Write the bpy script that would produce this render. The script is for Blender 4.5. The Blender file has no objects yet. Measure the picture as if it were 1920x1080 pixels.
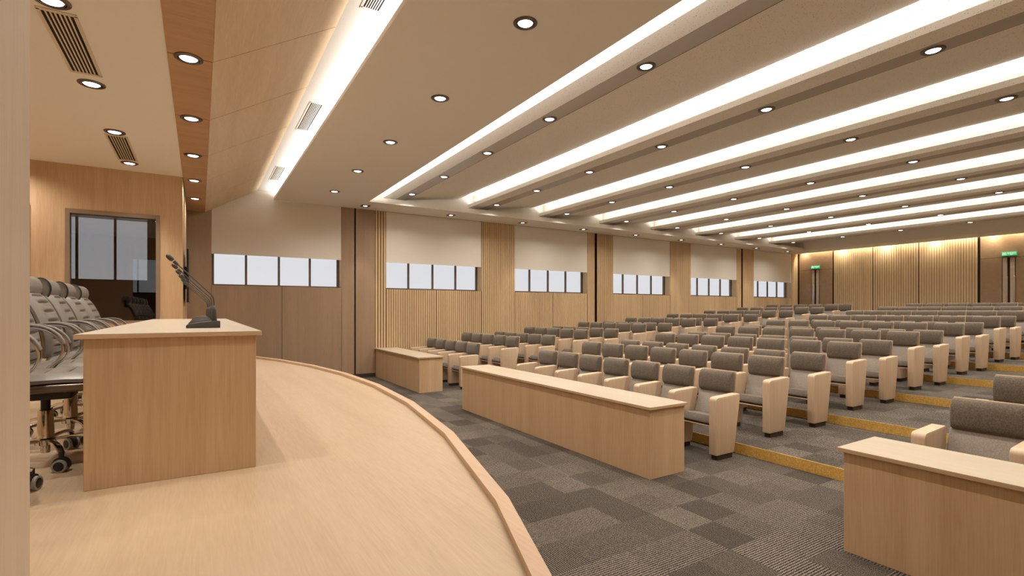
import bpy, bmesh, math, random
from mathutils import Vector, Matrix
random.seed(7)
S = bpy.context.scene
COL = S.collection
PI = math.pi
R = math.radians

# ------------------------------------------------------------------ measures
CAMZ = 1.65
W = 12.40            # window wall plane (faces -Y)
NEARW = -1.20        # opposite long wall
ZC = 4.11            # flat ceiling
ZB = 4.31            # underside of the beams
STG = 0.77           # stage floor
BACK = 22.60         # rear wall
RISE = 0.116
STAGE_X = -0.23      # proscenium plane

# ------------------------------------------------------------------ materials
def new_mat(name):
    m = bpy.data.materials.new(name); m.use_nodes = True
    nt = m.node_tree; nt.nodes.clear()
    out = nt.nodes.new('ShaderNodeOutputMaterial')
    b = nt.nodes.new('ShaderNodeBsdfPrincipled')
    nt.links.new(b.outputs[0], out.inputs[0])
    return m, nt, b

def setc(b, col, rough=.5, metal=0., spec=.5):
    b.inputs['Base Color'].default_value = (*col, 1)
    b.inputs['Roughness'].default_value = rough
    b.inputs['Metallic'].default_value = metal
    b.inputs['Specular IOR Level'].default_value = spec

def mixnode(nt, fac, a, b):
    n = nt.nodes.new('ShaderNodeMix'); n.data_type = 'RGBA'
    for sock, v in ((n.inputs[0], fac), (n.inputs[6], a), (n.inputs[7], b)):
        if hasattr(v, 'links'): nt.links.new(v, sock)
        elif isinstance(v, (int, float)): sock.default_value = v
        else: sock.default_value = (*v, 1)
    return n.outputs[2]

def ramp(nt, src, p0, p1, c0=(0, 0, 0), c1=(1, 1, 1)):
    r = nt.nodes.new('ShaderNodeValToRGB')
    r.color_ramp.elements[0].position = p0; r.color_ramp.elements[0].color = (*c0, 1)
    r.color_ramp.elements[1].position = p1; r.color_ramp.elements[1].color = (*c1, 1)
    nt.links.new(src, r.inputs[0]); return r.outputs[0]

def coords(nt, scale=(1, 1, 1), rot=(0, 0, 0)):
    tc = nt.nodes.new('ShaderNodeTexCoord'); mp = nt.nodes.new('ShaderNodeMapping')
    mp.inputs['Scale'].default_value = scale; mp.inputs['Rotation'].default_value = rot
    nt.links.new(tc.outputs['Object'], mp.inputs[0]); return mp.outputs[0]

def noise(nt, vec, scale, detail=3, rough=.5, dist=0.):
    n = nt.nodes.new('ShaderNodeTexNoise')
    n.inputs['Scale'].default_value = scale; n.inputs['Detail'].default_value = detail
    n.inputs['Roughness'].default_value = rough; n.inputs['Distortion'].default_value = dist
    nt.links.new(vec, n.inputs['Vector']); return n.outputs[0]

def bump(nt, b, h, strength=.2, dist=.01):
    n = nt.nodes.new('ShaderNodeBump'); n.inputs['Strength'].default_value = strength
    n.inputs['Distance'].default_value = dist
    nt.links.new(h, n.inputs['Height']); nt.links.new(n.outputs[0], b.inputs['Normal'])

def math_n(nt, op, a, b=None):
    n = nt.nodes.new('ShaderNodeMath'); n.operation = op
    for i, v in enumerate((a, b)):
        if v is None: continue
        if hasattr(v, 'links'): nt.links.new(v, n.inputs[i])
        else: n.inputs[i].default_value = v
    return n.outputs[0]

def wood(name, light, dark, axis='z', rough=.42, spec=.4):
    """straight-grained veneer, grain along one axis"""
    m, nt, b = new_mat(name); setc(b, light, rough, 0, spec)
    st = {'x': (.06, 1, 1), 'y': (1, .06, 1), 'z': (1, 1, .04)}[axis]
    v = coords(nt, st)
    fine = noise(nt, v, 95, 3, .6)
    broad = noise(nt, v, 7, 3, .55, .6)
    f = math_n(nt, 'ADD', math_n(nt, 'MULTIPLY', fine, .5), math_n(nt, 'MULTIPLY', broad, .5))
    c = mixnode(nt, ramp(nt, f, .36, .64), dark, light)
    nt.links.new(c, b.inputs['Base Color'])
    bump(nt, b, fine, .06, .002)
    return m

M = {}
M['oak'] = wood('oak_veneer_vertical', (.61, .435, .27), (.50, .335, .19), 'z')
M['oak_x'] = wood('oak_veneer_lengthwise', (.61, .435, .27), (.50, .335, .19), 'x')
M['oak_y'] = wood('oak_veneer_crosswise', (.61, .435, .27), (.50, .335, .19), 'y')
M['wall_oak'] = wood('wall_veneer', (.36, .25, .165), (.29, .198, .128), 'z', .45)
M['arm_oak'] = wood('arm_panel_oak', (.655, .50, .35), (.565, .415, .28), 'z')
M['pillar'] = wood('pale_wall_veneer', (.62, .51, .40), (.535, .43, .33), 'z', .45)
M['slat'] = wood('slat_oak', (.655, .48, .285), (.545, .385, .215), 'z', .45)
M['top'] = wood('table_top_laminate', (.53, .455, .35), (.48, .405, .305), 'y', .33)
M['stage_floor'] = wood('stage_floor_veneer', (.53, .40, .265), (.445, .325, .205), 'y', .36, .5)
M['curb'] = wood('stage_edge_veneer', (.60, .43, .29), (.51, .35, .23), 'y', .4)
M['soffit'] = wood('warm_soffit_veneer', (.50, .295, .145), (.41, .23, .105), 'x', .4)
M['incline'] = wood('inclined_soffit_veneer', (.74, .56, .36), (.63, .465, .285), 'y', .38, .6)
M['dark_wood'] = wood('dark_brown_wood', (.13, .052, .030), (.085, .033, .020), 'z', .4)
M['door'] = wood('door_veneer', (.36, .24, .14), (.30, .19, .105), 'x', .32, .6)

def plain(name, col, rough=.6, metal=0., spec=.5):
    m, nt, b = new_mat(name); setc(b, col, rough, metal, spec); M[name] = m; return m
plain('paint', (.85, .82, .77), .85, 0, .2)
plain('paint_stage', (.86, .82, .75), .8, 0, .2)
plain('paint_white', (.90, .89, .87), .8, 0, .2)
plain('groove', (.035, .018, .010), .9, 0, .1)
plain('groove_board', (.075, .036, .018), .9, 0, .1)
plain('black', (.012, .011, .010), .45)
plain('black_gloss', (.010, .010, .011), .12)
plain('chrome', (.72, .68, .62), .12, 1.)
plain('steel', (.62, .58, .54), .28, 1.)
plain('bronze', (.16, .125, .095), .3, .9)
plain('frame_metal', (.16, .125, .10), .45, .6)
plain('frame_brown', (.27, .195, .135), .5, .2)
plain('plinth', (.030, .017, .010), .6)
plain('baseboard', (.04, .036, .032), .5)
plain('slot', (.004, .0025, .002), .9)
plain('grille_cream', (.66, .55, .41), .6)
plain('grille_white', (.80, .77, .72), .6)
plain('sign_green', (.03, .38, .12), .5)
plain('mic_black', (.045, .040, .034), .42)
plain('arm_grey', (.20, .18, .155), .4)
plain('rubber', (.02, .02, .02), .6)
plain('rim_grey', (.30, .29, .27), .4)

# perforated acoustic plaster of the beams
m, nt, b = new_mat('perforated_board'); setc(b, (.86, .82, .75), .85, 0, .2)
v = coords(nt, (1, 1, 1))
vo = nt.nodes.new('ShaderNodeTexVoronoi'); vo.inputs['Scale'].default_value = 44
nt.links.new(v, vo.inputs['Vector'])
holes = ramp(nt, vo.outputs['Distance'], .12, .17)
nt.links.new(mixnode(nt, holes, (.26, .22, .17), (.86, .82, .75)), b.inputs['Base Color'])
M['perforated'] = m
m, nt, b = new_mat('bronze_strip'); setc(b, (.44, .40, .36), .38, .25, .5); M['strip'] = m

# seat cloth
def cloth(name, a, c, sc):
    m, nt, b = new_mat(name); setc(b, a, .95, 0, .15)
    v = coords(nt); n1 = noise(nt, v, sc, 2, .7); n2 = noise(nt, v, sc * .22, 2, .6)
    f = math_n(nt, 'ADD', math_n(nt, 'MULTIPLY', n1, .7), math_n(nt, 'MULTIPLY', n2, .3))
    nt.links.new(mixnode(nt, ramp(nt, f, .38, .62), c, a), b.inputs['Base Color'])
    bump(nt, b, n1, .35, .003)
    try:
        b.inputs['Sheen Weight'].default_value = .25; b.inputs['Sheen Roughness'].default_value = .5
    except Exception: pass
    M[name] = m
cloth('cloth_head', (.185, .155, .12), (.055, .042, .030), 380)
cloth('cloth_seat', (.24, .205, .17), (.085, .07, .055), 380)
cloth('cloth_back', (.41, .365, .32), (.22, .19, .16), 420)
cloth('blind_cloth', (.80, .76, .69), (.75, .71, .64), 160)
m, nt, b = new_mat('grey_leather'); setc(b, (.175, .155, .13), .36, 0, .5)
n1 = noise(nt, coords(nt), 180, 3, .6); bump(nt, b, n1, .15, .002); M['leather'] = m

# carpet tiles: ribs in turned tiles
m, nt, b = new_mat('carpet_tiles'); setc(b, (.2, .18, .16), .97, 0, .1)
tc = nt.nodes.new('ShaderNodeTexCoord')
sep = nt.nodes.new('ShaderNodeSeparateXYZ'); nt.links.new(tc.outputs['Object'], sep.inputs[0])
cx = math_n(nt, 'FLOOR', math_n(nt, 'DIVIDE', sep.outputs[0], .31))
cy = math_n(nt, 'FLOOR', math_n(nt, 'DIVIDE', sep.outputs[1], .36))
def cell_random(offset):
    cmb = nt.nodes.new('ShaderNodeCombineXYZ')
    nt.links.new(cx, cmb.inputs[0]); nt.links.new(cy, cmb.inputs[1]); cmb.inputs[2].default_value = offset
    wn = nt.nodes.new('ShaderNodeTexWhiteNoise'); wn.noise_dimensions = '3D'
    nt.links.new(cmb.outputs[0], wn.inputs['Vector']); return wn.outputs['Value']
turn = math_n(nt, 'GREATER_THAN', cell_random(1.5), .62)
shade = cell_random(7.5)
def ribs(comp, freq):
    wob = noise(nt, tc.outputs['Object'], 60, 2, .6)
    ph = math_n(nt, 'ADD', math_n(nt, 'MULTIPLY', comp, freq), math_n(nt, 'MULTIPLY', wob, 4.5))
    return math_n(nt, 'ADD', math_n(nt, 'MULTIPLY', math_n(nt, 'SINE', ph), .5), .5)
rib_a = ribs(sep.outputs[1], 2 * PI / .020)
rib_b = ribs(sep.outputs[0], 2 * PI / .016)
rib = nt.nodes.new('ShaderNodeMix'); rib.data_type = 'FLOAT'
nt.links.new(turn, rib.inputs[0]); nt.links.new(rib_a, rib.inputs[2]); nt.links.new(rib_b, rib.inputs[3])
speck = noise(nt, tc.outputs['Object'], 170, 2, .7)
f = math_n(nt, 'ADD', math_n(nt, 'MULTIPLY', rib.outputs[0], .62), math_n(nt, 'MULTIPLY', math_n(nt, 'SUBTRACT', speck, .5), 2.4))
yarn = mixnode(nt, ramp(nt, f, .05, .80), (.014, .010, .008), (.435, .375, .31))
dim = math_n(nt, 'ADD', math_n(nt, 'MULTIPLY', shade, .22), .50)
dim2 = math_n(nt, 'MULTIPLY', dim, math_n(nt, 'SUBTRACT', 1.0, math_n(nt, 'MULTIPLY', turn, .30)))
dk = nt.nodes.new('ShaderNodeVectorMath'); dk.operation = 'SCALE'
nt.links.new(yarn, dk.inputs[0]); nt.links.new(dim2, dk.inputs['Scale'])
nt.links.new(dk.outputs[0], b.inputs['Base Color']); bump(nt, b, f, .4, .004)
M['carpet'] = m

# gold riser strips
m, nt, b = new_mat('brushed_gold'); setc(b, (.56, .33, .075), .36, .35, .5)
n1 = noise(nt, coords(nt), 75, 4, .7)
nt.links.new(mixnode(nt, ramp(nt, n1, .35, .7), (.58, .33, .065), (.95, .63, .20)), b.inputs['Base Color'])
bump(nt, b, n1, .3, .004); M['gold'] = m

def emit(name, col, strength):
    m = bpy.data.materials.new(name); m.use_nodes = True; nt = m.node_tree; nt.nodes.clear()
    o = nt.nodes.new('ShaderNodeOutputMaterial'); e = nt.nodes.new('ShaderNodeEmission')
    e.inputs[0].default_value = (*col, 1); e.inputs[1].default_value = strength
    nt.links.new(e.outputs[0], o.inputs[0]); M[name] = m
emit('lamp_lens', (1, .97, .92), 6.0)
emit('sign_glow', (.09, .52, .21), 1.0)
emit('sign_white', (.75, 1, .82), 1.3)
emit('cove_led', (1, .93, .82), 5.0)

def glass(name, tint, refl):
    m = bpy.data.materials.new(name); m.use_nodes = True; nt = m.node_tree; nt.nodes.clear()
    o = nt.nodes.new('ShaderNodeOutputMaterial'); t = nt.nodes.new('ShaderNodeBsdfTransparent')
    g = nt.nodes.new('ShaderNodeBsdfGlossy'); mx = nt.nodes.new('ShaderNodeMixShader')
    t.inputs[0].default_value = (*tint, 1); g.inputs['Roughness'].default_value = .01
    g.inputs['Color'].default_value = (1, 1, 1, 1); mx.inputs[0].default_value = refl
    nt.links.new(t.outputs[0], mx.inputs[1]); nt.links.new(g.outputs[0], mx.inputs[2])
    nt.links.new(mx.outputs[0], o.inputs[0]); M[name] = m
glass('clear_glass', (.97, .98, 1.0), .04)
glass('tinted_glass', (.60, .60, .60), .07)

# ------------------------------------------------------------------ mesh tools
class MB:
    def __init__(s): s.bm = bmesh.new()
    def box(s, x0, x1, y0, y1, z0, z1, bev=0., seg=2):
        b = bmesh.new()
        vs = [b.verts.new((x, y, z)) for x in (x0, x1) for y in (y0, y1) for z in (z0, z1)]
        for f in ((0, 1, 3, 2), (4, 6, 7, 5), (0, 4, 5, 1), (2, 3, 7, 6), (0, 2, 6, 4), (1, 5, 7, 3)):
            b.faces.new([vs[i] for i in f])
        if bev > 0:
            bmesh.ops.bevel(b, geom=b.edges[:] , offset=bev, segments=seg, profile=.5, affect='EDGES')
        s.join(b); return s
    def join(s, b, mat=None):
        if mat: b.transform(mat)
        me = bpy.data.meshes.new('t'); b.to_mesh(me); b.free()
        s.bm.from_mesh(me); bpy.data.meshes.remove(me)
    def prism(s, pts, a0, a1, axis='y', bev=0., seg=2):
        """closed outline extruded along an axis; pts in the other two axes"""
        b = bmesh.new()
        def mk(p, a):
            return {'y': (p[0], a, p[1]), 'x': (a, p[0], p[1]), 'z': (p[0], p[1], a)}[axis]
        lo = [b.verts.new(mk(p, a0)) for p in pts]; hi = [b.verts.new(mk(p, a1)) for p in pts]
        n = len(pts)
        b.faces.new(lo); b.faces.new(hi[::-1])
        for i in range(n): b.faces.new((lo[i], hi[i], hi[(i + 1) % n], lo[(i + 1) % n]))
        bmesh.ops.recalc_face_normals(b, faces=b.faces[:])
        if bev > 0:
            es = [e for e in b.edges if e.calc_face_angle(0) > .5]
            bmesh.ops.bevel(b, geom=es, offset=bev, segments=seg, profile=.5, affect='EDGES')
        s.join(b); return s
    def lathe(s, prof, seg=24, center=(0, 0, 0), axis='z', caps=True):
        b = bmesh.new(); rings = []
        for r, h in prof:
            rings.append([b.verts.new((r * math.cos(2 * PI * i / seg), r * math.sin(2 * PI * i / seg), h)) for i in range(seg)])
        for a, c in zip(rings, rings[1:]):
            for i in range(seg): b.faces.new((a[i], a[(i + 1) % seg], c[(i + 1) % seg], c[i]))
        if caps:
            if prof[0][0] > 1e-5: b.faces.new(rings[0][::-1])
            if prof[-1][0] > 1e-5: b.faces.new(rings[-1])
        bmesh.ops.remove_doubles(b, verts=b.verts[:], dist=1e-6)
        bmesh.ops.recalc_face_normals(b, faces=b.faces[:])
        mt = Matrix.Translation(center)
        if axis == 'y': mt = mt @ Matrix.Rotation(PI / 2, 4, 'X')
        if axis == 'x': mt = mt @ Matrix.Rotation(PI / 2, 4, 'Y')
        s.join(b, mt); return s
    def tube(s, pts, rad, seg=10, flat=None, side=(0, 1, 0)):
        """sweep; rad float or list; flat=(w,h) gives a rounded band lying across 'side'"""
        b = bmesh.new(); P = [Vector(p) for p in pts]; rings = []; up0 = Vector(side)
        for i, p in enumerate(P):
            t = (P[min(i + 1, len(P) - 1)] - P[max(i - 1, 0)]).normalized()
            a = up0 - t * up0.dot(t)
            if a.length < 1e-4: a = Vector((1, 0, 0)) - t * t.x
            a.normalize(); c = t.cross(a)
            r = rad[i] if isinstance(rad, (list, tuple)) else rad
            ring = []
            for k in range(seg):
                an = 2 * PI * k / seg; ca, sa = math.cos(an), math.sin(an)
                if flat:
                    w, h = flat; sg = lambda q: (abs(q) ** .45) * (1 if q >= 0 else -1)
                    ring.append(b.verts.new(p + a * (sg(ca) * w / 2) + c * (sg(sa) * h / 2)))
                else: ring.append(b.verts.new(p + (a * ca + c * sa) * r))
            rings.append(ring)
        for q, w_ in zip(rings, rings[1:]):
            for k in range(seg): b.faces.new((q[k], q[(k + 1) % seg], w_[(k + 1) % seg], w_[k]))
        b.faces.new(rings[0][::-1]); b.faces.new(rings[-1])
        bmesh.ops.recalc_face_normals(b, faces=b.faces[:])
        s.join(b); return s
    def build(s, name, mat, parent=None, smooth=False, loc=None):
        me = bpy.data.meshes.new(name); s.bm.to_mesh(me); s.bm.free()
        me.materials.append(M[mat])
        if smooth:
            for p in me.polygons: p.use_smooth = True
            try: me.set_sharp_from_angle(angle=R(38))
            except Exception: pass
        o = bpy.data.objects.new(name, me); COL.objects.link(o)
        if parent: o.parent = parent
        if loc: o.location = loc
        return o

def smooth_path(pts, n=6):
    """Catmull-Rom through points"""
    P = [Vector(p) for p in pts]; out = []
    for i in range(len(P) - 1):
        p0, p1, p2, p3 = P[max(i - 1, 0)], P[i], P[i + 1], P[min(i + 2, len(P) - 1)]
        for k in range(n):
            t = k / n
            out.append(.5 * ((2 * p1) + (-p0 + p2) * t + (2 * p0 - 5 * p1 + 4 * p2 - p3) * t * t + (-p0 + 3 * p1 - 3 * p2 + p3) * t ** 3))
    out.append(P[-1]); return out

def empty(name, loc=(0, 0, 0), rz=0.):
    o = bpy.data.objects.new(name, None); COL.objects.link(o)
    o.location = loc; o.rotation_euler = (0, 0, rz); o.empty_display_size = .1; return o
def tag(o, label, cat, group=None):
    o['label'] = label; o['category'] = cat
    if group: o['group'] = group
    return o
def struct(o, label=None):
    o['kind'] = 'structure'
    if label: o['label'] = label
    return o
def copy_tree(o, parent=None):
    c = o.copy(); COL.objects.link(c)
    if parent: c.parent = parent
    for ch in list(o.children): copy_tree(ch, c)
    return c
ORD = ['first', 'second', 'third', 'fourth', 'fifth', 'sixth', 'seventh', 'eighth', 'ninth', 'tenth', 'eleventh',
       'twelfth', 'thirteenth', 'fourteenth', 'fifteenth', 'sixteenth', 'seventeenth']

# ------------------------------------------------------------------ floors and stage
struct(MB().box(-3.5, 5.26, NEARW, W, -.15, 0).build('floor', 'carpet'), 'patterned grey carpet tile floor in front of the stage')
for n in range(1, 9):
    x0 = 5.26 + 2.0 * (n - 1); x1 = x0 + 2.0 if n < 8 else BACK
    struct(MB().box(x0 + .012, x1 + .012, NEARW, W, -.15, RISE * n).build('floor', 'carpet'), 'raised carpeted seating tier')
    struct(MB().box(x0, x0 + .012, NEARW, W, RISE * (n - 1), RISE * n + .002).build('trim_%d' % n, 'gold'), 'gold metal riser strip on the step between seating tiers')

YC, RAD, APEX = 5.70, 12.96, 1.73
def edge_x(y, off=0.): return APEX - (RAD - math.sqrt(max(RAD ** 2 - (y - YC) ** 2, 0))) - off
ys = [NEARW] + [YC + d for d in (-6.25, -5.0, -3.75, -2.5, -1.25, 0, 1.25, 2.5, 3.75, 5.0, 6.25)] + [W]
outline = [(-3.4, NEARW)] + [(edge_x(y), y) for y in ys] + [(-3.4, W)]
struct(MB().prism(outline, 0, STG, 'z').build('floor', 'stage_floor'), 'light oak stage platform with a curved front')
inner = [(edge_x(y, .055), y) for y in ys]; outer = [(edge_x(y, -.012), y) for y in ys]
struct(MB().prism(outer + inner[::-1], STG - .05, STG + .032, 'z').build('trim_9', 'curb'), 'raised oak edge strip along the curved stage front')
struct(MB().prism([(edge_x(y, -.010), y) for y in ys] + [(edge_x(y, .02), y) for y in ys][::-1], 0, STG - .05, 'z').build('wall_stage_front', 'oak'), 'oak front face of the stage')

# ------------------------------------------------------------------ window wall
TH = .36; WZ0, WZ1 = 2.175, 2.84
def slats(mb, x0, x1, z0, z1, y, pitch=.0615, w=.048, d=.014):
    n = max(1, round((x1 - x0) / pitch)); p = (x1 - x0) / n
    for i in range(n):
        a = x0 + i * p + (p - w) / 2
        mb.box(a, a + w, y, y + d, z0, z1)
blinds = [(.20, 2.875), (3.96, 6.67), (7.765, 10.50), (11.595, 14.33), (15.45, 18.22), (19.34, 22.12)]
cols = [(-.43, .20, 0), (2.875, 3.175, 0), (3.215, 3.685, 0), (3.685, 3.96, 1), (6.67, 7.765, 1), (10.50, 10.79, 1), (10.89, 11.595, 1),
        (14.33, 15.45, 1), (18.22, 18.50, 1), (18.60, 19.34, 1), (22.12, BACK, 1)]
for a, c, sl in cols:
    if sl:
        struct(MB().box(a, c, W + .014, W + TH, 0, 4.70).build('wall_window_side', 'groove_board'), 'backing of the slatted wall between windows')
        mb = MB(); slats(mb, a, c, 0, ZC + .05, W)
        struct(mb.build('wall_window_side', 'slat'), 'vertical oak slats between two windows')
    else:
        struct(MB().box(a, c, W, W + TH, 0, 4.70, .003, 1).build('wall_window_side', 'wall_oak'), 'plain oak veneer wall column beside the stage')
for a, c in ((3.175, 3.215), (10.79, 10.89), (18.50, 18.60)):
    struct(MB().box(a, c, W + .10, W + TH, 0, 4.70).build('wall_window_side', 'groove_board'), 'dark recessed joint in the window wall')
for i, (a, c) in enumerate(blinds):
    n = i + 1; mid = (a + c) / 2 + (.03 if i == 0 else 0)
    if i == 0:
        mb = MB()
        mb.box(a + .006, mid - .004, W, W + .02, 0, WZ0); mb.box(mid + .004, c - .006, W, W + .02, 0, WZ0)
        struct(mb.build('wall_window_side', 'wall_oak'), 'plain oak panels under the first window')
    else:
        mb = MB(); slats(mb, a + .01, mid - .006, 0, WZ0 - .005, W + .006); slats(mb, mid + .006, c - .01, 0, WZ0 - .005, W + .006)
        struct(mb.build('wall_window_side', 'slat'), 'oak slats under a window')
    struct(MB().box(a, c, W + .02, W + TH, 0, WZ0 - .004).build('wall_window_side', 'groove_board'), 'backing below a window')
    struct(MB().box(a + .001, c - .001, W + .004, W + TH, WZ0 - .004, WZ0).build('wall_window_side', 'wall_oak'), 'sill of a window')
    struct(MB().box(a, c, W + .12, W + TH, 3.45, 4.70).build('wall_window_side', 'wall_oak'), 'wall above a window')
    # jamb lining
    mb = MB()
    if i: 
        for k in range(4): mb.box(c - .012, c, W + .01 + .06 * k, W + .055 + .06 * k, WZ0, 3.45)
        mb.box(a, a + .004, W + .01, W + .25, WZ0, 3.45)
    else: mb.box(c - .004, c, W + .01, W + .25, WZ0, 3.45); mb.box(a, a + .004, W + .01, W + .25, WZ0, 3.45)
    struct(mb.build('wall_window_side', 'slat'), 'side lining of a window recess')
    # window
    wroot = struct(empty('window_%d' % n, (a, W + .25, WZ0)), 'wide window with dark frame and four panes, number %s from the stage' % ORD[i])
    L = c - a; pw = L / 4.0
    mb = MB(); mb.box(0, L, 0, .05, 0, .035); mb.box(0, .055, 0, .05, .035, 1.27); mb.box(L - .055, L, 0, .05, .035, 1.27); mb.box(0, L, 0, .05, 1.235, 1.275)
    mb.build('window_frame', 'frame_metal', wroot)
    for k in (1, 2, 3): MB().box(pw * k - .0225, pw * k + .0225, 0, .05, .035, 1.235).build('mullion', 'frame_metal', wroot)
    for k in range(4): MB().box(pw * k + (.055 if k == 0 else .0225), pw * (k + 1) - (.055 if k == 3 else .0225), .02, .026, .035, 1.235).build('pane', 'clear_glass', wroot)
    # blind
    bl = empty('roller_blind', (a, W + .012, WZ1))
    where = 'beside the stage' if i == 0 else '%s from the stage' % ORD[i]
    tag(bl, 'beige roller blind pulled halfway down over the window, %s' % where, 'blind', 'roller blinds on the window wall')
    MB().box(.006, c - a - .006, 0, .006, .012, (4.284 if i == 0 else ZC - .004) - WZ1).build('blind_fabric', 'blind_cloth', bl)
    MB().box(.006, c - a - .006, -.003, .009, 0, .014).build('bottom_bar', 'blind_cloth', bl)
struct(MB().box(2.70, 3.685, W - .012, W - .001, 0, .095).build('baseboard_window', 'baseboard'), 'black skirting')
struct(MB().box(-3.5, BACK + .3, W + TH + .001, W + TH + .03, -.15, WZ0).build('wall_window_side', 'dark_wood'), 'outer skin of the window wall')

# opposite long wall, behind the camera
struct(MB().box(-3.6, BACK + .3, NEARW - .2, NEARW, -.15, WZ0).build('wall_near', 'slat'), 'opposite long wall')
struct(MB().box(-3.6, -2.2, NEARW - .2, NEARW, WZ0, 5).build('wall_near', 'wall_oak'))
struct(MB().box(-.7, BACK + .3, NEARW - .2, NEARW, WZ0, 5).build('wall_near', 'slat'))
struct(MB().box(-2.2, -.7, NEARW - .2, NEARW, 3.45, 5).build('wall_near', 'wall_oak'))

# ------------------------------------------------------------------ rear wall
XB = BACK
struct(MB().box(XB + .02, XB + .25, NEARW, W + .4, -.15, 4.7).build('wall_back', 'groove_board'), 'rear wall')
def yslats(mb, y0, y1, z0, z1, x, pitch=.076, w=.063, d=.02):
    n = max(1, round((y1 - y0) / pitch)); p = (y1 - y0) / n
    for i in range(n):
        a = y0 + i * p + (p - w) / 2; mb.box(x, x + d, a, a + w, z0, z1)
for y0, y1 in ((6.30, 7.95), (7.97, 9.45), (9.47, 10.90)):
    mb = MB(); yslats(mb, y0, y1, .93, 4.45, XB)
    struct(mb.build('wall_back', 'slat'), 'vertical oak slats on the rear wall')
struct(MB().box(XB, XB + .02, NEARW, 4.74, .9, 4.45).build('wall_back', 'slat'), 'rear wall beside the right door')
Z8 = RISE * 8
letters = []
def back_door(n, y0, y1, which):
    """double door filling y0..y1"""
    yc = (y0 + y1) / 2
    struct(MB().box(XB, XB + .02, y0 + .03, y1 - .03, 3.385, 4.45).build('wall_back', 'door'), 'smooth veneer panel above the %s rear door' % which)
    d = struct(empty('door_%d' % n, (XB - .005, yc, Z8)), 'smooth oak double door at the %s of the rear wall' % which)
    h = 3.37 - Z8; half = (y1 - y0) / 2 - .03
    for s in (-1, 1):
        a, c = sorted((s * .165, s * half))
        MB().box(0, .02, a, c, .005, h, .002, 1).build('door_leaf', 'door', d)
        a, c = sorted((s * .035, s * .145))
        MB().box(-.006, .02, a, c, .005, h, .002, 1).build('door_stile', 'top', d)
        hy = s * .15 if s < 0 else .03
        hb = MB().box(-.055, -.030, hy - .018, hy + .018, .95, 1.83, .004, 1)
        hb.box(-.03, 0, hy - .01, hy + .01, 1.05, 1.08); hb.box(-.03, 0, hy - .01, hy + .01, 1.70, 1.73)
        hb.build('handle', 'steel', d)
    sg = empty('exit_sign', (XB - .03, yc - .02, 3.49))
    tag(sg, 'small green lit exit sign above the %s rear double door' % which, 'sign', 'exit signs')
    MB().box(0, .025, -.19, .19, -.065, .065, .004, 1).build('sign_box', 'sign_green', sg)
    MB().box(-.003, 0, -.18, .18, -.056, .056).build('sign_face', 'sign_glow', sg)
    # running figure in a doorway
    f = MB(); f.box(-.006, -.003, .075, .083, -.042, .042); f.box(-.006, -.003, .155, .163, -.042, .042); f.box(-.006, -.003, .075, .163, .036, .042)
    f.lathe([(.0001, 0), (.010, 0), (.010, .003), (.0001, .003)], 12, (-.006, .122, .024), 'x')
    f.tube([(-.0045, .122, .014), (-.0045, .118, -.008)], .007, 6); f.tube([(-.0045, .118, -.008), (-.0045, .104, -.020), (-.0045, .100, -.034)], .004, 6)
    f.tube([(-.0045, .118, -.008), (-.0045, .132, -.022), (-.0045, .142, -.028)], .004, 6); f.tube([(-.0045, .138, -.002), (-.0045, .122, .010), (-.0045, .104, .002)], .0035, 6)
    f.build('running_figure', 'sign_white', sg)
    for txt, sz, zz in (('\u5b89\u5168\u51fa\u53e3', .052, .004), ('EXIT', .032, -.038)):
        cu = bpy.data.curves.new('lettering', 'FONT'); cu.body = txt; cu.size = sz; cu.align_x = 'CENTER'; cu.extrude = .001
        cu.materials.append(M['sign_white'])
        t = bpy.data.objects.new('lettering', cu); COL.objects.link(t); t.parent = sg
        t.location = (-.006, -.055, zz); t.rotation_euler = (PI / 2, 0, -PI / 2)
        letters.append(t)
back_door(1, 10.93, 12.36, 'left')
back_door(2, 4.78, 6.26, 'right')
bpy.context.view_layer.update()
for t in letters:      # turn the lettering into meshes
    me = bpy.data.meshes.new_from_object(t.evaluated_get(bpy.context.evaluated_depsgraph_get()))
    o = bpy.data.objects.new('lettering', me); COL.objects.link(o); o.parent = t.parent
    o.location = t.location; o.rotation_euler = t.rotation_euler
    if not me.materials: me.materials.append(M['sign_white'])
    bpy.data.objects.remove(t)
struct(MB().box(XB + .005, XB + .02, 6.26, 6.30, .9, 4.45).build('wall_back', 'black_gloss'), 'dark mirror joint')
struct(MB().box(XB - .004, XB + .02, 12.36, 12.40, .9, 4.11).build('wall_back', 'groove'), 'dark joint in the corner')

# ------------------------------------------------------------------ proscenium, stage side walls
struct(MB().box(-.43, STAGE_X, 9.35, W, STG, 4.6).build('wall_stage_left', 'oak'), 'wall beside the stage opening')
struct(MB().box(-.43, STAGE_X, NEARW, 1.084, STG, 4.6).build('wall_stage_right', 'pillar'), 'oak wall end at the left edge of the view')
wx0, wx1, wz0, wz1 = -1.618, -.521, 1.46, 3.085
def side_wall(y0, y1, nm):
    for bx in ((-3.4, wx0, STG, 4.6), (wx1, -.43, STG, 4.6), (wx0, wx1, STG, wz0), (wx0, wx1, wz1, 4.6)):
        struct(MB().box(bx[0], bx[1], y0, y1, bx[2], bx[3]).build(nm, 'oak'), 'oak wall at the side of the stage')
side_wall(9.35, 9.47, 'wall_stage_left'); side_wall(.964, 1.084, 'wall_stage_right')
w7 = struct(empty('window_7', (wx0, 9.35, wz0)), 'dark glossy internal window in the stage side wall')
L, H_ = wx1 - wx0, wz1 - wz0
mb = MB(); mb.box(0, .05, -.012, .11, 0, H_); mb.box(L - .05, L, -.012, .11, 0, H_); mb.box(.05, L - .05, -.012, .11, H_ - .06, H_); mb.box(.05, L - .05, -.012, .11, 0, .03)
mb.build('window_frame', 'frame_brown', w7)
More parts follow.
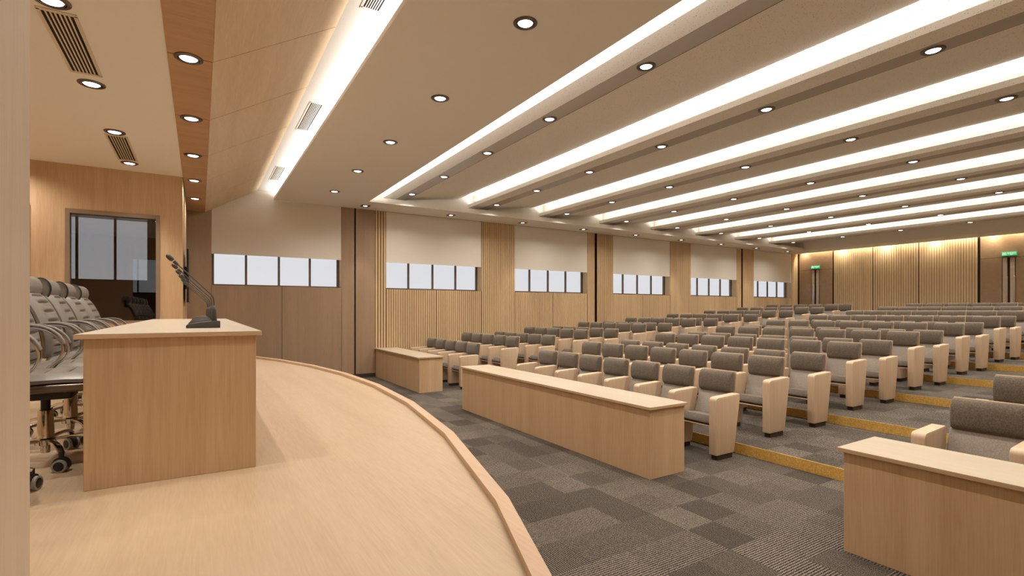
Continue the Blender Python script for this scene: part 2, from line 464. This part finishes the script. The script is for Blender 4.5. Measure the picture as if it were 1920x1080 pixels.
MB().box(.05, L - .05, .045, .051, .03, H_ - .06).build('pane', 'tinted_glass', w7)
d3 = struct(empty('door_3', (-2.95, 9.342, STG)), 'oak door at the far left of the stage side wall')
MB().box(0, .93, 0, .008, .005, 2.30, .002, 1).build('door_leaf', 'oak', d3)
mb = MB(); mb.box(.93, .965, -.012, .008, 0, 2.34); mb.box(-.035, 0, -.012, .008, 0, 2.34); mb.box(0, .93, -.012, .008, 2.305, 2.34); mb.build('door_frame', 'soffit', d3)
# wings behind the side walls, with outside windows
struct(MB().box(-3.5, -.43, W + .02, W + TH, STG, 2.22).build('wall_wing', 'dark_wood'))
struct(MB().box(-.90, -.43, W + .02, W + TH, 2.22, 3.45).build('wall_wing', 'dark_wood'))
struct(MB().box(-3.5, -.43, W + .02, W + TH, 3.45, 4.7).build('wall_wing', 'dark_wood'))
w8 = struct(empty('window_8', (-3.3, W + .25, 2.22)), 'outside window seen through the dark stage window')
mb = MB(); mb.box(0, 2.4, 0, .05, 0, .03)
mb.build('window_frame', 'black', w8)
for k, x in enumerate((.68, 1.28, 1.865)): MB().box(x - .02, x + .02, 0, .05, .03, 1.23).build('mullion', 'black', w8)
for x0, x1 in ((0, .66), (.70, 1.26), (1.30, 1.845), (1.885, 2.4)): MB().box(x0, x1, .02, .026, .03, 1.23).build('pane', 'clear_glass', w8)
w9 = struct(empty('window_9', (-2.2, NEARW - .12, WZ0)), 'outside window opposite')
MB().box(0, 1.5, 0, .006, 0, 1.27).build('pane', 'clear_glass', w9); 
mb = MB(); mb.box(0, 1.5, -.02, .03, 0, .04); mb.box(.48, .52, -.02, .03, .04, 1.27); mb.box(.98, 1.02, -.02, .03, .04, 1.27); mb.build('window_frame', 'black', w9)
struct(MB().box(-3.4, -3.2, NEARW, W + .4, STG, 4.7).build('wall_stage_back', 'oak'), 'wall behind the stage')
struct(MB().box(-3.2, -.43, 9.47, W + .4, 3.72, 3.80).build('ceiling', 'dark_wood'))
struct(MB().box(-3.2, -.43, NEARW, .96, 3.72, 3.80).build('ceiling', 'dark_wood'))
struct(MB().box(-3.2, -.44, 9.48, 9.50, STG, wz0).build('wall_wing', 'dark_wood'))

# screen on the proscenium wall
tv = tag(empty('wall_screen', (STAGE_X, 9.62, 1.77)), 'thin black wall-mounted screen seen edge-on beside the stage opening', 'screen')
MB().box(.045, .075, 0, 1.5, 0, .86, .004, 1).build('screen_panel', 'black_gloss', tv)
mb = MB(); mb.box(0, .045, .4, 1.1, .25, .6); mb.build('wall_bracket', 'black', tv)

# ------------------------------------------------------------------ ceilings
struct(MB().box(-3.2, -.225, 1.05, 9.40, 3.712, 3.78).build('ceiling', 'paint_stage'), 'cream painted ceiling over the stage')
GY = [.37 + 1.4965 * i for i in range(-1, 9)]
GY = [NEARW] + [y for y in GY if NEARW < y < W] + [W]
mb = MB(); mb2 = MB()
for a, c in zip(GY, GY[1:]):
    a += .006; c -= .006
    mb.box(-.225, .088, a, c, 3.70, 3.715)
    for p in ([(.09, 3.70), (1.075, 4.285), (1.065, 4.30), (.085, 3.715)],): mb2.prism(p, a, c, 'y')
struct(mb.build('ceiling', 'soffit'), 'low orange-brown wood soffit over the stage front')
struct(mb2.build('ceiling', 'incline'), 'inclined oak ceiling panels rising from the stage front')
struct(MB().prism([(-.22, 3.716), (.085, 3.716), (1.063, 4.302), (1.05, 4.33), (-.22, 3.9)], NEARW, W, 'y').build('ceiling', 'groove'), 'dark backing of the wood soffit')
# cove
mb = MB(); mb.box(1.05, 1.95, NEARW, W, 4.285, 4.32); mb.box(1.93, 1.95, NEARW, W, 4.17, 4.285)
struct(mb.build('ceiling', 'paint_white'), 'white cove ceiling strip')
mb = MB(); mb.box(1.40, 3.26, NEARW, W, ZC, ZC + .02); mb.box(1.40, 1.415, NEARW, W, ZC + .02, ZC + .055)
mb.box(3.26, 21.33, 11.46, W, ZC, ZC + .02); mb.box(3.26, 21.33, NEARW, -.26, ZC, ZC + .02); mb.box(21.33, 22.42, NEARW, W, ZC, ZC + .02)
struct(mb.build('ceiling', 'paint'), 'beige painted flat ceiling')
mb = MB()
mb.box(3.26, 21.34, 11.46, 11.49, ZC + .02, 4.225); mb.box(3.0, 21.6, 11.80, 11.84, ZC + .02, 4.66)
mb.box(3.26, 21.34, -.29, -.26, ZC + .02, 4.225); mb.box(3.0, 21.6, -.62, -.29, 4.205, 4.225); mb.box(3.0, 21.6, -.64, -.60, 4.225, 4.66)
mb.box(21.34, 21.37, -.64, 11.84, ZC + .02, 4.66); mb.box(21.32, 21.34, -.27, 11.47, ZC + .02, ZC + .09); mb.box(3.245, 3.26, -.29, 11.49, ZC + .02, ZC + .05)
mb.box(2.90, 2.92, NEARW, W, ZC + .02, 4.66)
mb.box(22.40, 22.42, NEARW, W, ZC + .02, 4.5)
struct(mb.build('ceiling', 'paint'), 'stepped edge of the ceiling recess')
struct(MB().box(-3.5, 22.9, NEARW - .2, W + .5, 4.64, 4.70).build('ceiling', 'paint'), 'upper ceiling inside the light coves')

PER = 2.247; LIP0 = 3.70
def beam(k):
    x = LIP0 + PER * k
    r = struct(empty('ceiling_beam', (x, 0, ZB)), 'perforated ceiling beam with cove light and dark strip, %s from the stage' % ORD[k])
    y0, y1 = -.60, 11.80
    mb = MB(); mb.box(0, .30, y0, y1, 0, .02); mb.box(0, .015, y0, y1, .02, .082); mb.box(.15, .17, y0, y1, .02, .329)
    mb.build('beam_body', 'perforated', r)
    MB().box(.30, .558, y0, y1, .002, .02).build('metal_strip', 'strip', r)
    e = PER - .30 if k < 7 else 21.33 - x
    MB().prism([(.572, .012), (e, .19 if k < 7 else .18), (e, .20 if k < 7 else .19), (.572, .03)], y0, y1, 'y').build('sloped_panel', 'perforated', r)
    MB().box(.558, .572, y0, y1, .006, .05).build('shadow_gap', 'groove', r)
    MB().box(.06, .09, y0 + .1, y1 - .1, .021, .066).build('light_strip', 'cove_led', r)
    return r
for k in range(8): beam(k)

# ------------------------------------------------------------------ lights
WARM = (1.0, .915, .81); NEUT = (1.0, .955, .91)
def spot(loc, e, size=80, blend=.5, rad=.05, col=WARM):
    l = bpy.data.lights.new('lamp', 'SPOT'); l.energy = e; l.spot_size = R(size); l.spot_blend = blend; l.shadow_soft_size = rad; l.color = col
    o = bpy.data.objects.new('lamp', l); COL.objects.link(o); o.location = loc; return o
def strip(loc, length, width, e, rot, col=WARM, spread=170):
    l = bpy.data.lights.new('cove_lamp', 'AREA'); l.shape = 'RECTANGLE'; l.size = width; l.size_y = length; l.energy = e; l.color = col; l.spread = R(spread)
    o = bpy.data.objects.new('cove_lamp', l); COL.objects.link(o); o.location = loc; o.rotation_euler = rot; return o

def make_downlight(square=False):
    r = empty('downlight')
    if square:
        mb = MB(); s, q = .095, .062
        mb.box(-s, s, -s, -q, -.012, 0); mb.box(-s, s, q, s, -.012, 0); mb.box(-s, -q, -q, q, -.012, 0); mb.box(q, s, -q, q, -.012, 0)
        mb.build('square_frame', 'black', r)
        MB().lathe([(.0001, -.006), (.050, -.006), (.058, -.001), (.0001, -.001)], 24).build('lens', 'lamp_lens', r)
        MB().lathe([(.052, -.009), (.062, -.009), (.062, -.001), (.058, -.001), (.052, -.009)], 24, caps=False).build('reflector', 'black', r)
    else:
        MB().lathe([(.078, -.001), (.080, -.010), (.094, -.012), (.103, -.007), (.104, 0), (.078, 0)], 36, caps=False).build('trim_ring', 'bronze', r, True)
        MB().lathe([(.061, -.004), (.070, -.012), (.079, -.010), (.080, 0), (.061, -.001)], 36, caps=False).build('reflector', 'black_gloss', r, True)
        MB().lathe([(.0001, -.010), (.056, -.010), (.064, -.004), (.0001, -.002)], 32).build('lens', 'lamp_lens', r, True)
    return r
proto_r = make_downlight(); proto_s = make_downlight(True); used = [False, False]
def downlight(loc, label, group, e, square=False, size=80, blend=.5, col=WARM):
    i = 1 if square else 0
    p = (proto_s if square else proto_r)
    o = copy_tree(p) if used[i] else p
    used[i] = True
    o.location = loc; tag(o, label, 'ceiling light', group)
    spot((loc[0], loc[1], loc[2] - .03), e, size, blend, .045, col)
# flat ceiling row
for j in range(7):
    y = 3.62 + 1.805 * (j - 2)
    lab = 'round downlight in the flat beige ceiling before the stage, %s from the windows' % ORD[6 - j]
    downlight((2.372, y, ZC), lab, 'downlights in the flat ceiling', 98, size=150, blend=1.)
# beam rows
for k in range(8):
    x = 4.146 + PER * k
    for j in range(-2, 5):
        y = 3.92 + 1.79 * j
        if y < -.5 or y > 11.7: continue
        lab = 'round downlight in the dark strip of the %s ceiling beam, %s from the window wall' % (ORD[k], ORD[4 - j])
        downlight((x, y, ZB + .002), lab, 'downlights in the ceiling beams', 124, size=150, blend=1.)
for i in range(9):
    downlight((3.32 + 2.213 * i, 11.96, ZC), 'square black downlight along the window wall, %s from the stage' % ORD[i], 'square downlights along the window wall', 80, True, 40, .12)
for j in range(-2, 5):
    y = 4.88 + 1.52 * j
    if y > 11.6: continue
    downlight((-.080, y, 3.70), 'round downlight in the orange wood soffit, %s from the window wall' % ORD[4 - j], 'downlights in the wood soffit', 50, size=150, blend=1.)
for j in range(-1, 4):
    downlight((-.842, 4.471 + 1.459 * j, 3.712), 'round downlight in the cream stage ceiling, %s from the far wall' % ORD[3 - j], 'downlights over the stage', 95, size=85, blend=1.)
# more stage lamps deeper in the stage, hidden from this view by the wall end
for j in range(-1, 4): spot((-2.2, 4.471 + 1.459 * j, 3.68), 60, 150, 1.)

for k in range(8):
    x = LIP0 + PER * k
    strip((x + .075, 5.6, ZB + .072), 12.2, .03, 56, (0, R(158), 0), NEUT, 125)
strip((3.12, 5.6, ZC + .05), 12.2, .04, 70, (0, R(215), 0), NEUT)
strip((1.66, 5.6, ZC + .045), 13.5, .05, 400, (0, R(165), 0), (1.0, .95, .89), 145)
strip((22.48, 5.6, 4.36), 13.0, .08, 150, (0, 0, 0), (1, .90, .72))
for j in range(9): spot((22.49, -.3 + 1.55 * j, 4.30), 55, 100, 1., .04, (1, .90, .72))

# ------------------------------------------------------------------ vents
def vent(loc, x0, x1, y0, y1, z, label, mat, nsl=7, th=.007):
    r = tag(empty('air_vent', ((x0 + x1) / 2, y0, z)), label, 'vent', 'slotted ceiling vents')
    w, L = x1 - x0, y1 - y0
    m_ = .022
    MB().box(-w / 2 + m_, w / 2 - m_, m_, L - m_, -.0012, 0).build('slot_backing', 'slot', r)
    mb = MB(); mb.box(-w / 2, w / 2, 0, m_ * 1.6, -th, 0); mb.box(-w / 2, w / 2, L - m_ * 1.6, L, -th, 0); mb.box(-w / 2, -w / 2 + m_, m_, L - m_, -th, 0); mb.box(w / 2 - m_, w / 2, m_, L - m_, -th, 0)
    mb.build('vent_frame', mat, r)
    iw = w - 2 * m_; p = iw / nsl; mb = MB()
    for i in range(nsl - 1):
        c = -iw / 2 + p * (i + 1); mb.box(c - p * .21, c + p * .21, m_, L - m_, -th * .85, 0)
    mb.build('louvres', mat, r)
vent(None, -.955, -.735, 4.60, 5.71, 3.712, 'long cream slotted vent in the stage ceiling, nearest the camera', 'grille_cream')
vent(None, -.955, -.735, 7.52, 8.70, 3.712, 'long cream slotted vent in the stage ceiling, nearer the dark window', 'grille_cream')
vent(None, 1.18, 1.36, 3.30, 4.44, 4.285, 'white slotted vent in the bright ceiling cove, cut by the top edge', 'grille_white', 7, .0025)
vent(None, 1.18, 1.36, 6.76, 7.92, 4.285, 'white slotted vent halfway along the bright ceiling cove', 'grille_white', 7, .0025)
vent(None, 1.18, 1.36, 10.11, 11.27, 4.285, 'white slotted vent at the far end of the bright ceiling cove', 'grille_white', 7, .0025)

# ------------------------------------------------------------------ stage desk
dk = tag(empty('stage_desk', (0, 0, STG)), 'long light oak stage desk holding six gooseneck microphones', 'desk')
mb = MB(); mb.box(.23, .267, 3.201, 7.749, 0, .737, .002, 1); mb.build('front_panel', 'oak', dk)
MB().box(-.481, .267, 3.165, 3.20, 0, .737, .002, 1).build('side_panel', 'oak', dk)
MB().box(-.481, .267, 7.75, 7.785, 0, .737, .002, 1).build('side_panel', 'oak', dk)
MB().box(-.513, .294, 3.135, 7.815, .738, .7595, .002, 1).build('edge_band', 'oak_x', dk)
MB().box(-.5125, .2935, 3.1355, 7.8145, .7597, .762).build('desktop', 'top', dk)

# ------------------------------------------------------------------ audience desks
def aud_desk(x0, x1, y0, y1, label):
    d = tag(empty('audience_desk', (x0, y0, 0)), label, 'desk', 'desks in front of the seating blocks')
    Lx, Ly = x1 - x0, y1 - y0
    MB().box(0, .03, 0, Ly, 0, .68, .002, 1).build('front_panel', 'oak', d)
    MB().box(.031, Lx, 0, .03, 0, .68, .002, 1).build('side_panel', 'oak', d)
    MB().box(.031, Lx, Ly - .03, Ly, 0, .68, .002, 1).build('side_panel', 'oak', d)
    ye = Ly + (.03 if y1 < W - .1 else 0)
    MB().box(-.03, Lx + .02, -.03, ye, .681, .7055, .002, 1).build('edge_band', 'oak_y', d)
    MB().box(-.0295, Lx + .0195, -.0295, ye - .0005, .7057, .708).build('desktop', 'top', d)
aud_desk(3.71, 4.21, 3.46, 7.58, 'long oak desk in front of the middle seating block')
aud_desk(3.69, 4.19, 9.46, 12.385, 'short oak desk against the window wall in front of the left seats')
aud_desk(3.75, 4.25, -.90, 1.745, 'oak desk cut by the right edge in front of the right seats')

# ------------------------------------------------------------------ auditorium seats
PITCH, PT = .572, .098
def arm_mesh():
    """side panel: front edge upright, back edge raking in toward the foot"""
    pts = [(0, .055), (0, .645)]
    for i in range(1, 6):
        a = PI - (PI / 2) * i / 6; pts.append((.045 + .045 * math.cos(a), .645 + .045 * math.sin(a)))
    pts += [(.045, .690), (.405, .705), (.425, .690), (.420, .640), (.315, .055)]
    return MB().prism(pts, -PT / 2, PT / 2, 'y', .010, 2)
def arm_parts(root, y):
    a = arm_mesh().build('arm_panel', 'arm_oak', root, True); a.location = (0, y, 0)
    p = MB().box(.03, .295, -PT / 2 + .012, PT / 2 - .012, 0, .056).build('plinth', 'plinth', a)
    return a
def seat_cushion():
    w = PITCH - PT - .006; b = bmesh.new(); nx, ny = 10, 10; top, bot = [], []
    for i in range(nx + 1):
        u = i / nx; x = .055 + .33 * u; rt, rb = [], []
        for j in range(ny + 1):
            v = j / ny * 2 - 1; y = v * w / 2
            edge = (1 - abs(2 * u - 1) ** 6) * (1 - abs(v) ** 8)
            nose = .014 * math.exp(-((u - .12) / .16) ** 2)
            rt.append(b.verts.new((x, y, .405 + .052 * edge ** .5 + nose - .022 * u)))
            rb.append(b.verts.new((x, y, .385 - .025 * edge ** .5)))
        top.append(rt); bot.append(rb)
    for i in range(nx):
        for j in range(ny):
            b.faces.new((top[i][j], top[i + 1][j], top[i + 1][j + 1], top[i][j + 1])); b.faces.new((bot[i][j], bot[i][j + 1], bot[i + 1][j + 1], bot[i + 1][j]))
    for i in range(nx):
        b.faces.new((top[i][0], bot[i][0], bot[i + 1][0], top[i + 1][0])); b.faces.new((top[i][ny], top[i + 1][ny], bot[i + 1][ny], bot[i][ny]))
    for j in range(ny):
        b.faces.new((top[0][j], top[0][j + 1], bot[0][j + 1], bot[0][j])); b.faces.new((top[nx][j], bot[nx][j], bot[nx][j + 1], top[nx][j + 1]))
    bmesh.ops.recalc_face_normals(b, faces=b.faces[:])
    m_ = MB(); m_.join(b); return m_
def make_seat():
    r = empty('auditorium_seat'); w = PITCH - PT - .006; c = PITCH / 2
    o = seat_cushion().build('seat_cushion', 'cloth_seat', r, True); o.location = (0, c, 0)
    MB().prism([(.065, .345), (.07, .338), (.24, .322), (.40, .335), (.40, .352), (.24, .340), (.07, .356)], c - w / 2, c + w / 2, 'y').build('seat_pan', 'oak', r)
    # lower back, slanted pad
    MB().prism([(.345, .425), (.438, .690), (.485, .690), (.420, .425)], c - w / 2 + .004, c + w / 2 - .004, 'y', .016, 3).build('backrest', 'cloth_back', r, True)
    # head roll
    pts = [(.440, .686), (.420, .692), (.406, .710), (.400, .75), (.399, .79), (.403, .835), (.414, .88), (.436, .914), (.462, .930), (.490, .932), (.508, .915), (.508, .90), (.490, .72), (.478, .690)]
    MB().prism(pts, c - w / 2 + .016, c + w / 2 - .016, 'y', .016, 3).build('headrest', 'cloth_head', r, True)
    # bent plywood shell
    pts = [(.415, .36), (.455, .50), (.494, .70), (.512, .90), (.514, .935), (.524, .935), (.524, .90), (.506, .70), (.467, .50), (.427, .36)]
    MB().prism(pts, c - w / 2 + .010, c + w / 2 - .010, 'y', .004, 1).build('back_shell', 'oak', r, True)
    arm_parts(r, 0)
    return r
proto_seat = make_seat(); seat_used = False
def block(nm, x0, ylow, n, rows, grp, near):
    """rows of seats; ylow = centre of the lowest-Y arm panel; shared panels belong to the seat on their right"""
    global seat_used
    for k in range(rows):
        for i in range(n):
            o = copy_tree(proto_seat) if seat_used else proto_seat
            if not seat_used: seat_used = True
            o.location = (x0 + k, ylow + PITCH * i, RISE * ((k + 1) // 2))
            if near == 'right':     # position counted from the aisle at the right-hand end
                pos = '%s from its right end' % ORD[i]
            else: pos = '%s from its left end' % ORD[n - 1 - i]
            tag(o, 'grey auditorium seat, %s row of the %s block, %s' % (ORD[k], nm, pos), 'auditorium seat', grp)
            if i == n - 1:
                ends.append((o, n))
ends = []
block('middle', 4.78, 3.55, 7, 17, 'seats of the middle block', 'right')
block('left', 4.58, 9.47, 5, 17, 'seats of the left block by the windows', 'right')
block('right', 4.78, 1.69 - PITCH * 4, 4, 3, 'seats of the right block', 'left')
a0 = arm_mesh().build('arm_panel', 'arm_oak', ends[0][0], True); a0.location = (0, PITCH, 0)
MB().box(.03, .295, -PT / 2 + .012, PT / 2 - .012, 0, .056).build('plinth', 'plinth', a0)
for o, n in ends[1:]:
    c = a0.copy(); COL.objects.link(c); c.parent = o
    d = a0.children[0].copy(); COL.objects.link(d); d.parent = c

# ------------------------------------------------------------------ microphones
def make_mic():
    r = empty('gooseneck_microphone')
    MB().prism([(-.155, 0), (-.155, .018), (-.145, .026), (-.07, .040), (.00, .046), (.035, .046), (.035, 0)], -.055, .055, 'y', .004, 2).build('base', 'mic_black', r, True)
    MB().lathe([(.014, .044), (.016, .06), (.015, .115), (.009, .140), (.004, .146)], 16).build('stem_socket', 'mic_black', r, True)
    pts = smooth_path([(0, 0, .14), (-.001, 0, .175), (-.006, 0, .203), (-.024, 0, .228), (-.10, 0, .306), (-.200, 0, .408)], 6)
    MB().tube(pts, .0038, 8).build('gooseneck', 'mic_black', r, True)
    def al(t, rr): return [(-.200 - .70 * a, 0, .408 + .71 * a) for a in t]
    MB().tube(al((-.004, .004, .022, .030), None), [.005, .0085, .0105, .0105], 12).build('mic_collar', 'mic_black', r, True)
    MB().tube(al((.036, .042, .055, .072, .082, .087), None), [.010, .0135, .0155, .0145, .010, .003], 14).build('mic_capsule', 'mic_black', r, True)
    return r
pm = make_mic()
for i in range(6):
    o = pm if i == 0 else copy_tree(pm)
    o.location = (.078, 3.88 + .74 * i, STG + .762)
    lab = 'black gooseneck microphone on the stage desk, %s' % ('nearest the camera' if i == 0 else ('farthest away' if i == 5 else '%s from the near end' % ORD[i]))
    tag(o, lab, 'microphone', 'gooseneck microphones on the stage desk')

# ------------------------------------------------------------------ conference chairs
def padded(path, width, thick, creases, depth=.019, nv=110, nu=12, crease_span=.62):
    """upholstered slab following a path in XZ, front side = left normal; crease list in 0..1"""
    b = bmesh.new(); P = smooth_path(path, 10); n = len(P)
    F, B = [], []
    for a in range(nv + 1):
        t = a / nv; q = t * (n - 1); i = min(int(q), n - 2); p = P[i].lerp(P[i + 1], q - i)
        tg = (P[i + 1] - P[i]).normalized(); nr = Vector((tg.z, 0, -tg.x))
        rf, rb = [], []
        for c in range(nu + 1):
            v = c / nu * 2 - 1
            endr = (1 - abs(2 * t - 1) ** 14) ; sd = (1 - abs(v) ** 6)
            wsc = 1 - .10 * abs(2 * t - 1) ** 8
            off = thick * (.35 + .65 * (max(endr, 0) * max(sd, 0)) ** .5)
            for cr in creases:
                off -= depth * math.exp(-((t - cr) / .0095) ** 2) * max(0, 1 - (abs(v) / crease_span) ** 6)
                off += depth * .35 * math.exp(-((t - cr - .035) / .022) ** 2) * max(0, 1 - (abs(v) / crease_span) ** 4)
            pt = p + nr * off; y = v * width / 2 * wsc
            rf.append(b.verts.new((pt.x, y, pt.z))); rb.append(b.verts.new((p.x, y, p.z)))
        F.append(rf); B.append(rb)
    for a in range(nv):
        for c in range(nu):
            b.faces.new((F[a][c], F[a][c + 1], F[a + 1][c + 1], F[a + 1][c])); b.faces.new((B[a][c], B[a + 1][c], B[a + 1][c + 1], B[a][c + 1]))
        b.faces.new((F[a][0], F[a + 1][0], B[a + 1][0], B[a][0])); b.faces.new((F[a][nu], B[a][nu], B[a + 1][nu], F[a + 1][nu]))
    for c in range(nu):
        b.faces.new((F[0][c], B[0][c], B[0][c + 1], F[0][c + 1])); b.faces.new((F[nv][c], F[nv][c + 1], B[nv][c + 1], B[nv][c]))
    bmesh.ops.recalc_face_normals(b, faces=b.faces[:])
    m_ = MB(); m_.join(b); return m_
def make_chair():
    r = empty('conference_chair')
    back = [(-.235, 0, .52), (-.225, 0, .60), (-.235, 0, .70), (-.268, 0, .82), (-.320, 0, .93), (-.365, 0, .985)]
    o = padded(back, .47, .05, (.10, .21, .32, .43, .54, .65, .77, .88)).build('backrest', 'leather', r, True)
    sh = [(p[0] - .012, 0, p[2]) for p in back]
    MB().tube([(p.x, .235, p.z) for p in smooth_path(sh, 5)], .011, 8, (.012, .022), (0, 1, 0)).build('back_frame', 'bronze', r, True)
    MB().tube([(p.x, -.235, p.z) for p in smooth_path(sh, 5)], .011, 8, (.012, .022), (0, 1, 0)).build('back_frame', 'bronze', r, True)
    # head roll
    pts = [(-.380 + .064 * math.cos(a) , 1.056 + .088 * math.sin(a)) for a in [2 * PI * i / 18 for i in range(18)]]
    MB().prism(pts, -.205, .205, 'y', .012, 3).build('headrest', 'leather', r, True)
    hb = MB()
    for s in (-1, 1):
        lp = [(-.380 + .066 * math.cos(a), s * .211, 1.056 + .09 * math.sin(a)) for a in [R(-115) + R(250) * i / 16 for i in range(17)]]
        if s < 0: hb.tube(lp, .006, 8)
        hb.box(-.405, -.37, s * .211 - .005, s * .211 + .005, .93, 1.06, .002, 1)
    hb.box(-.405, -.38, -.21, .21, .925, .945, .002, 1); hb.build('headrest_bracket', 'black', r, True)
    seat = [(.27, 0, .472), (.12, 0, .480), (-.02, 0, .476), (-.16, 0, .473), (-.22, 0, .483)]
    padded(seat[::-1], .49, -.052, (.22, .40, .58, .76), -.024).build('seat', 'leather', r, True)
    MB().box(-.21, .275, -.25, .25, .425, .475, .020, 3).build('seat_shell', 'bronze', r, True)
    mb = MB(); mb.box(-.14, .13, -.10, .10, .370, .427, .008, 2); mb.tube([(.0, .1, .375), (.0, .24, .37)], .008, 8); mb.build('tilt_mechanism', 'black', r, True)
    for s in (-1, 1):
        path = smooth_path([(-.27, s * .255, .735), (-.20, s * .275, .762), (-.12, s * .28, .768), (-.05, s * .28, .750), (.005, s * .28, .702), (.030, s * .278, .64), (.012, s * .275, .575), (-.04, s * .268, .52), (-.07, s * .255, .46), (-.06, s * .22, .43)], 6)
        a = MB().tube(path, .01, 12, (.040, .015)).build('armrest', 'chrome', r, True)
        top = [(p.x + .004, p.y, p.z + .016) for p in path[1:30]]
        MB().tube(top, .01, 12, (.046, .013)).build('arm_pad', 'arm_grey', a, True)
    MB().lathe([(.040, .14), (.034, .30), (.030, .305), (.0001, .306)], 24).build('column_cover', 'chrome', r, True)
    MB().lathe([(.022, .30), (.022, .375)], 20).build('gas_column', 'black', r, True)
    hub = MB(); hub.lathe([(.020, .055), (.022, .095), (.048, .105), (.050, .135), (.032, .15), (.028, .16)], 24)
    for i in range(5):
        an = 2 * PI * i / 5 + .09; ca, sa = math.cos(an), math.sin(an)
        pth = smooth_path([(.03 * ca, .03 * sa, .128), (.14 * ca, .14 * sa, .135), (.245 * ca, .245 * sa, .126), (.300 * ca, .300 * sa, .10)], 5)
        hub.tube([tuple(p) for p in pth], .012, 10, (.030, .018), (-sa, ca, 0))
    hub.build('star_base', 'chrome', r, True)
    for i in range(5):
        an = 2 * PI * i / 5 + .09; ca, sa = math.cos(an), math.sin(an)
        cs = empty('caster', (.300 * ca, .300 * sa, 0), an + .9); cs.parent = r; cs.scale = (1.2, 1.2, 1.2)
        cb = MB(); cb.lathe([(.010, .05), (.010, .088)], 10)
        arc = [(.034 * math.cos(q), .031 + .036 * math.sin(q)) for q in [R(-15) + R(210) * i_ / 10 for i_ in range(11)]] + [(-.022, .035), (.020, .030)]
        cb.prism(arc, -.010, .010, 'y'); cb.build('caster_hood', 'black', cs, True)
        for s in (-1, 1):
            MB().lathe([(.0001, -.007), (.018, -.007), (.021, -.005), (.021, .005), (.018, .007), (.0001, .007)], 20, (0, s * .018, .0285), 'y').build('wheel_disc', 'black', cs, True)
            MB().lathe([(.0208, -.007), (.0285, -.006), (.0285, .006), (.0208, .007)], 24, (0, s * .018, .0285), 'y', caps=False).build('wheel_tread', 'rim_grey', cs, True)
    return r
pc = make_chair()
for i in range(7):
    o = pc if i == 0 else copy_tree(pc)
    o.location = ((-.98, 3.22, STG) if i == 0 else (-.76, 3.24 + .66 * i, STG))
    o.rotation_euler = (0, 0, R([15, 0, 2, -1, 1, 0, -1][i]))
    lab = 'grey padded high-back swivel chair behind the stage desk, %s' % ('nearest the camera' if i == 0 else ('farthest from the camera' if i == 6 else '%s from the near end' % ORD[i]))
    tag(o, lab, 'office chair', 'swivel chairs behind the stage desk')

# ------------------------------------------------------------------ world
w = bpy.data.worlds.new('overcast'); S.world = w; w.use_nodes = True
bg = w.node_tree.nodes.get('Background') or w.node_tree.nodes.new('ShaderNodeBackground')
bg.inputs[0].default_value = (.985, .98, .985, 1); bg.inputs[1].default_value = .76

# ------------------------------------------------------------------ camera
F = 946.0
cd = bpy.data.cameras.new('camera'); cam = bpy.data.objects.new('camera', cd); COL.objects.link(cam)
cam.location = (0, 0, CAMZ); cam.rotation_euler = (PI / 2, 0, -R(31.72))
cd.sensor_width = 36; cd.lens = F / 1920 * 36; cd.shift_y = 41 / 1920; cd.clip_start = .02; cd.clip_end = 200
S.camera = cam
S.view_settings.view_transform = 'Standard'; S.view_settings.look = 'None'
S.view_settings.exposure = 0.13; S.view_settings.gamma = 1.0
try: S.view_settings.use_curve_mapping = False
except Exception: pass
S.cycles.use_denoising = True
S.cycles.max_bounces = 8; S.cycles.diffuse_bounces = 5; S.cycles.glossy_bounces = 3; S.cycles.transparent_max_bounces = 8
S.cycles.sample_clamp_indirect = 4.0
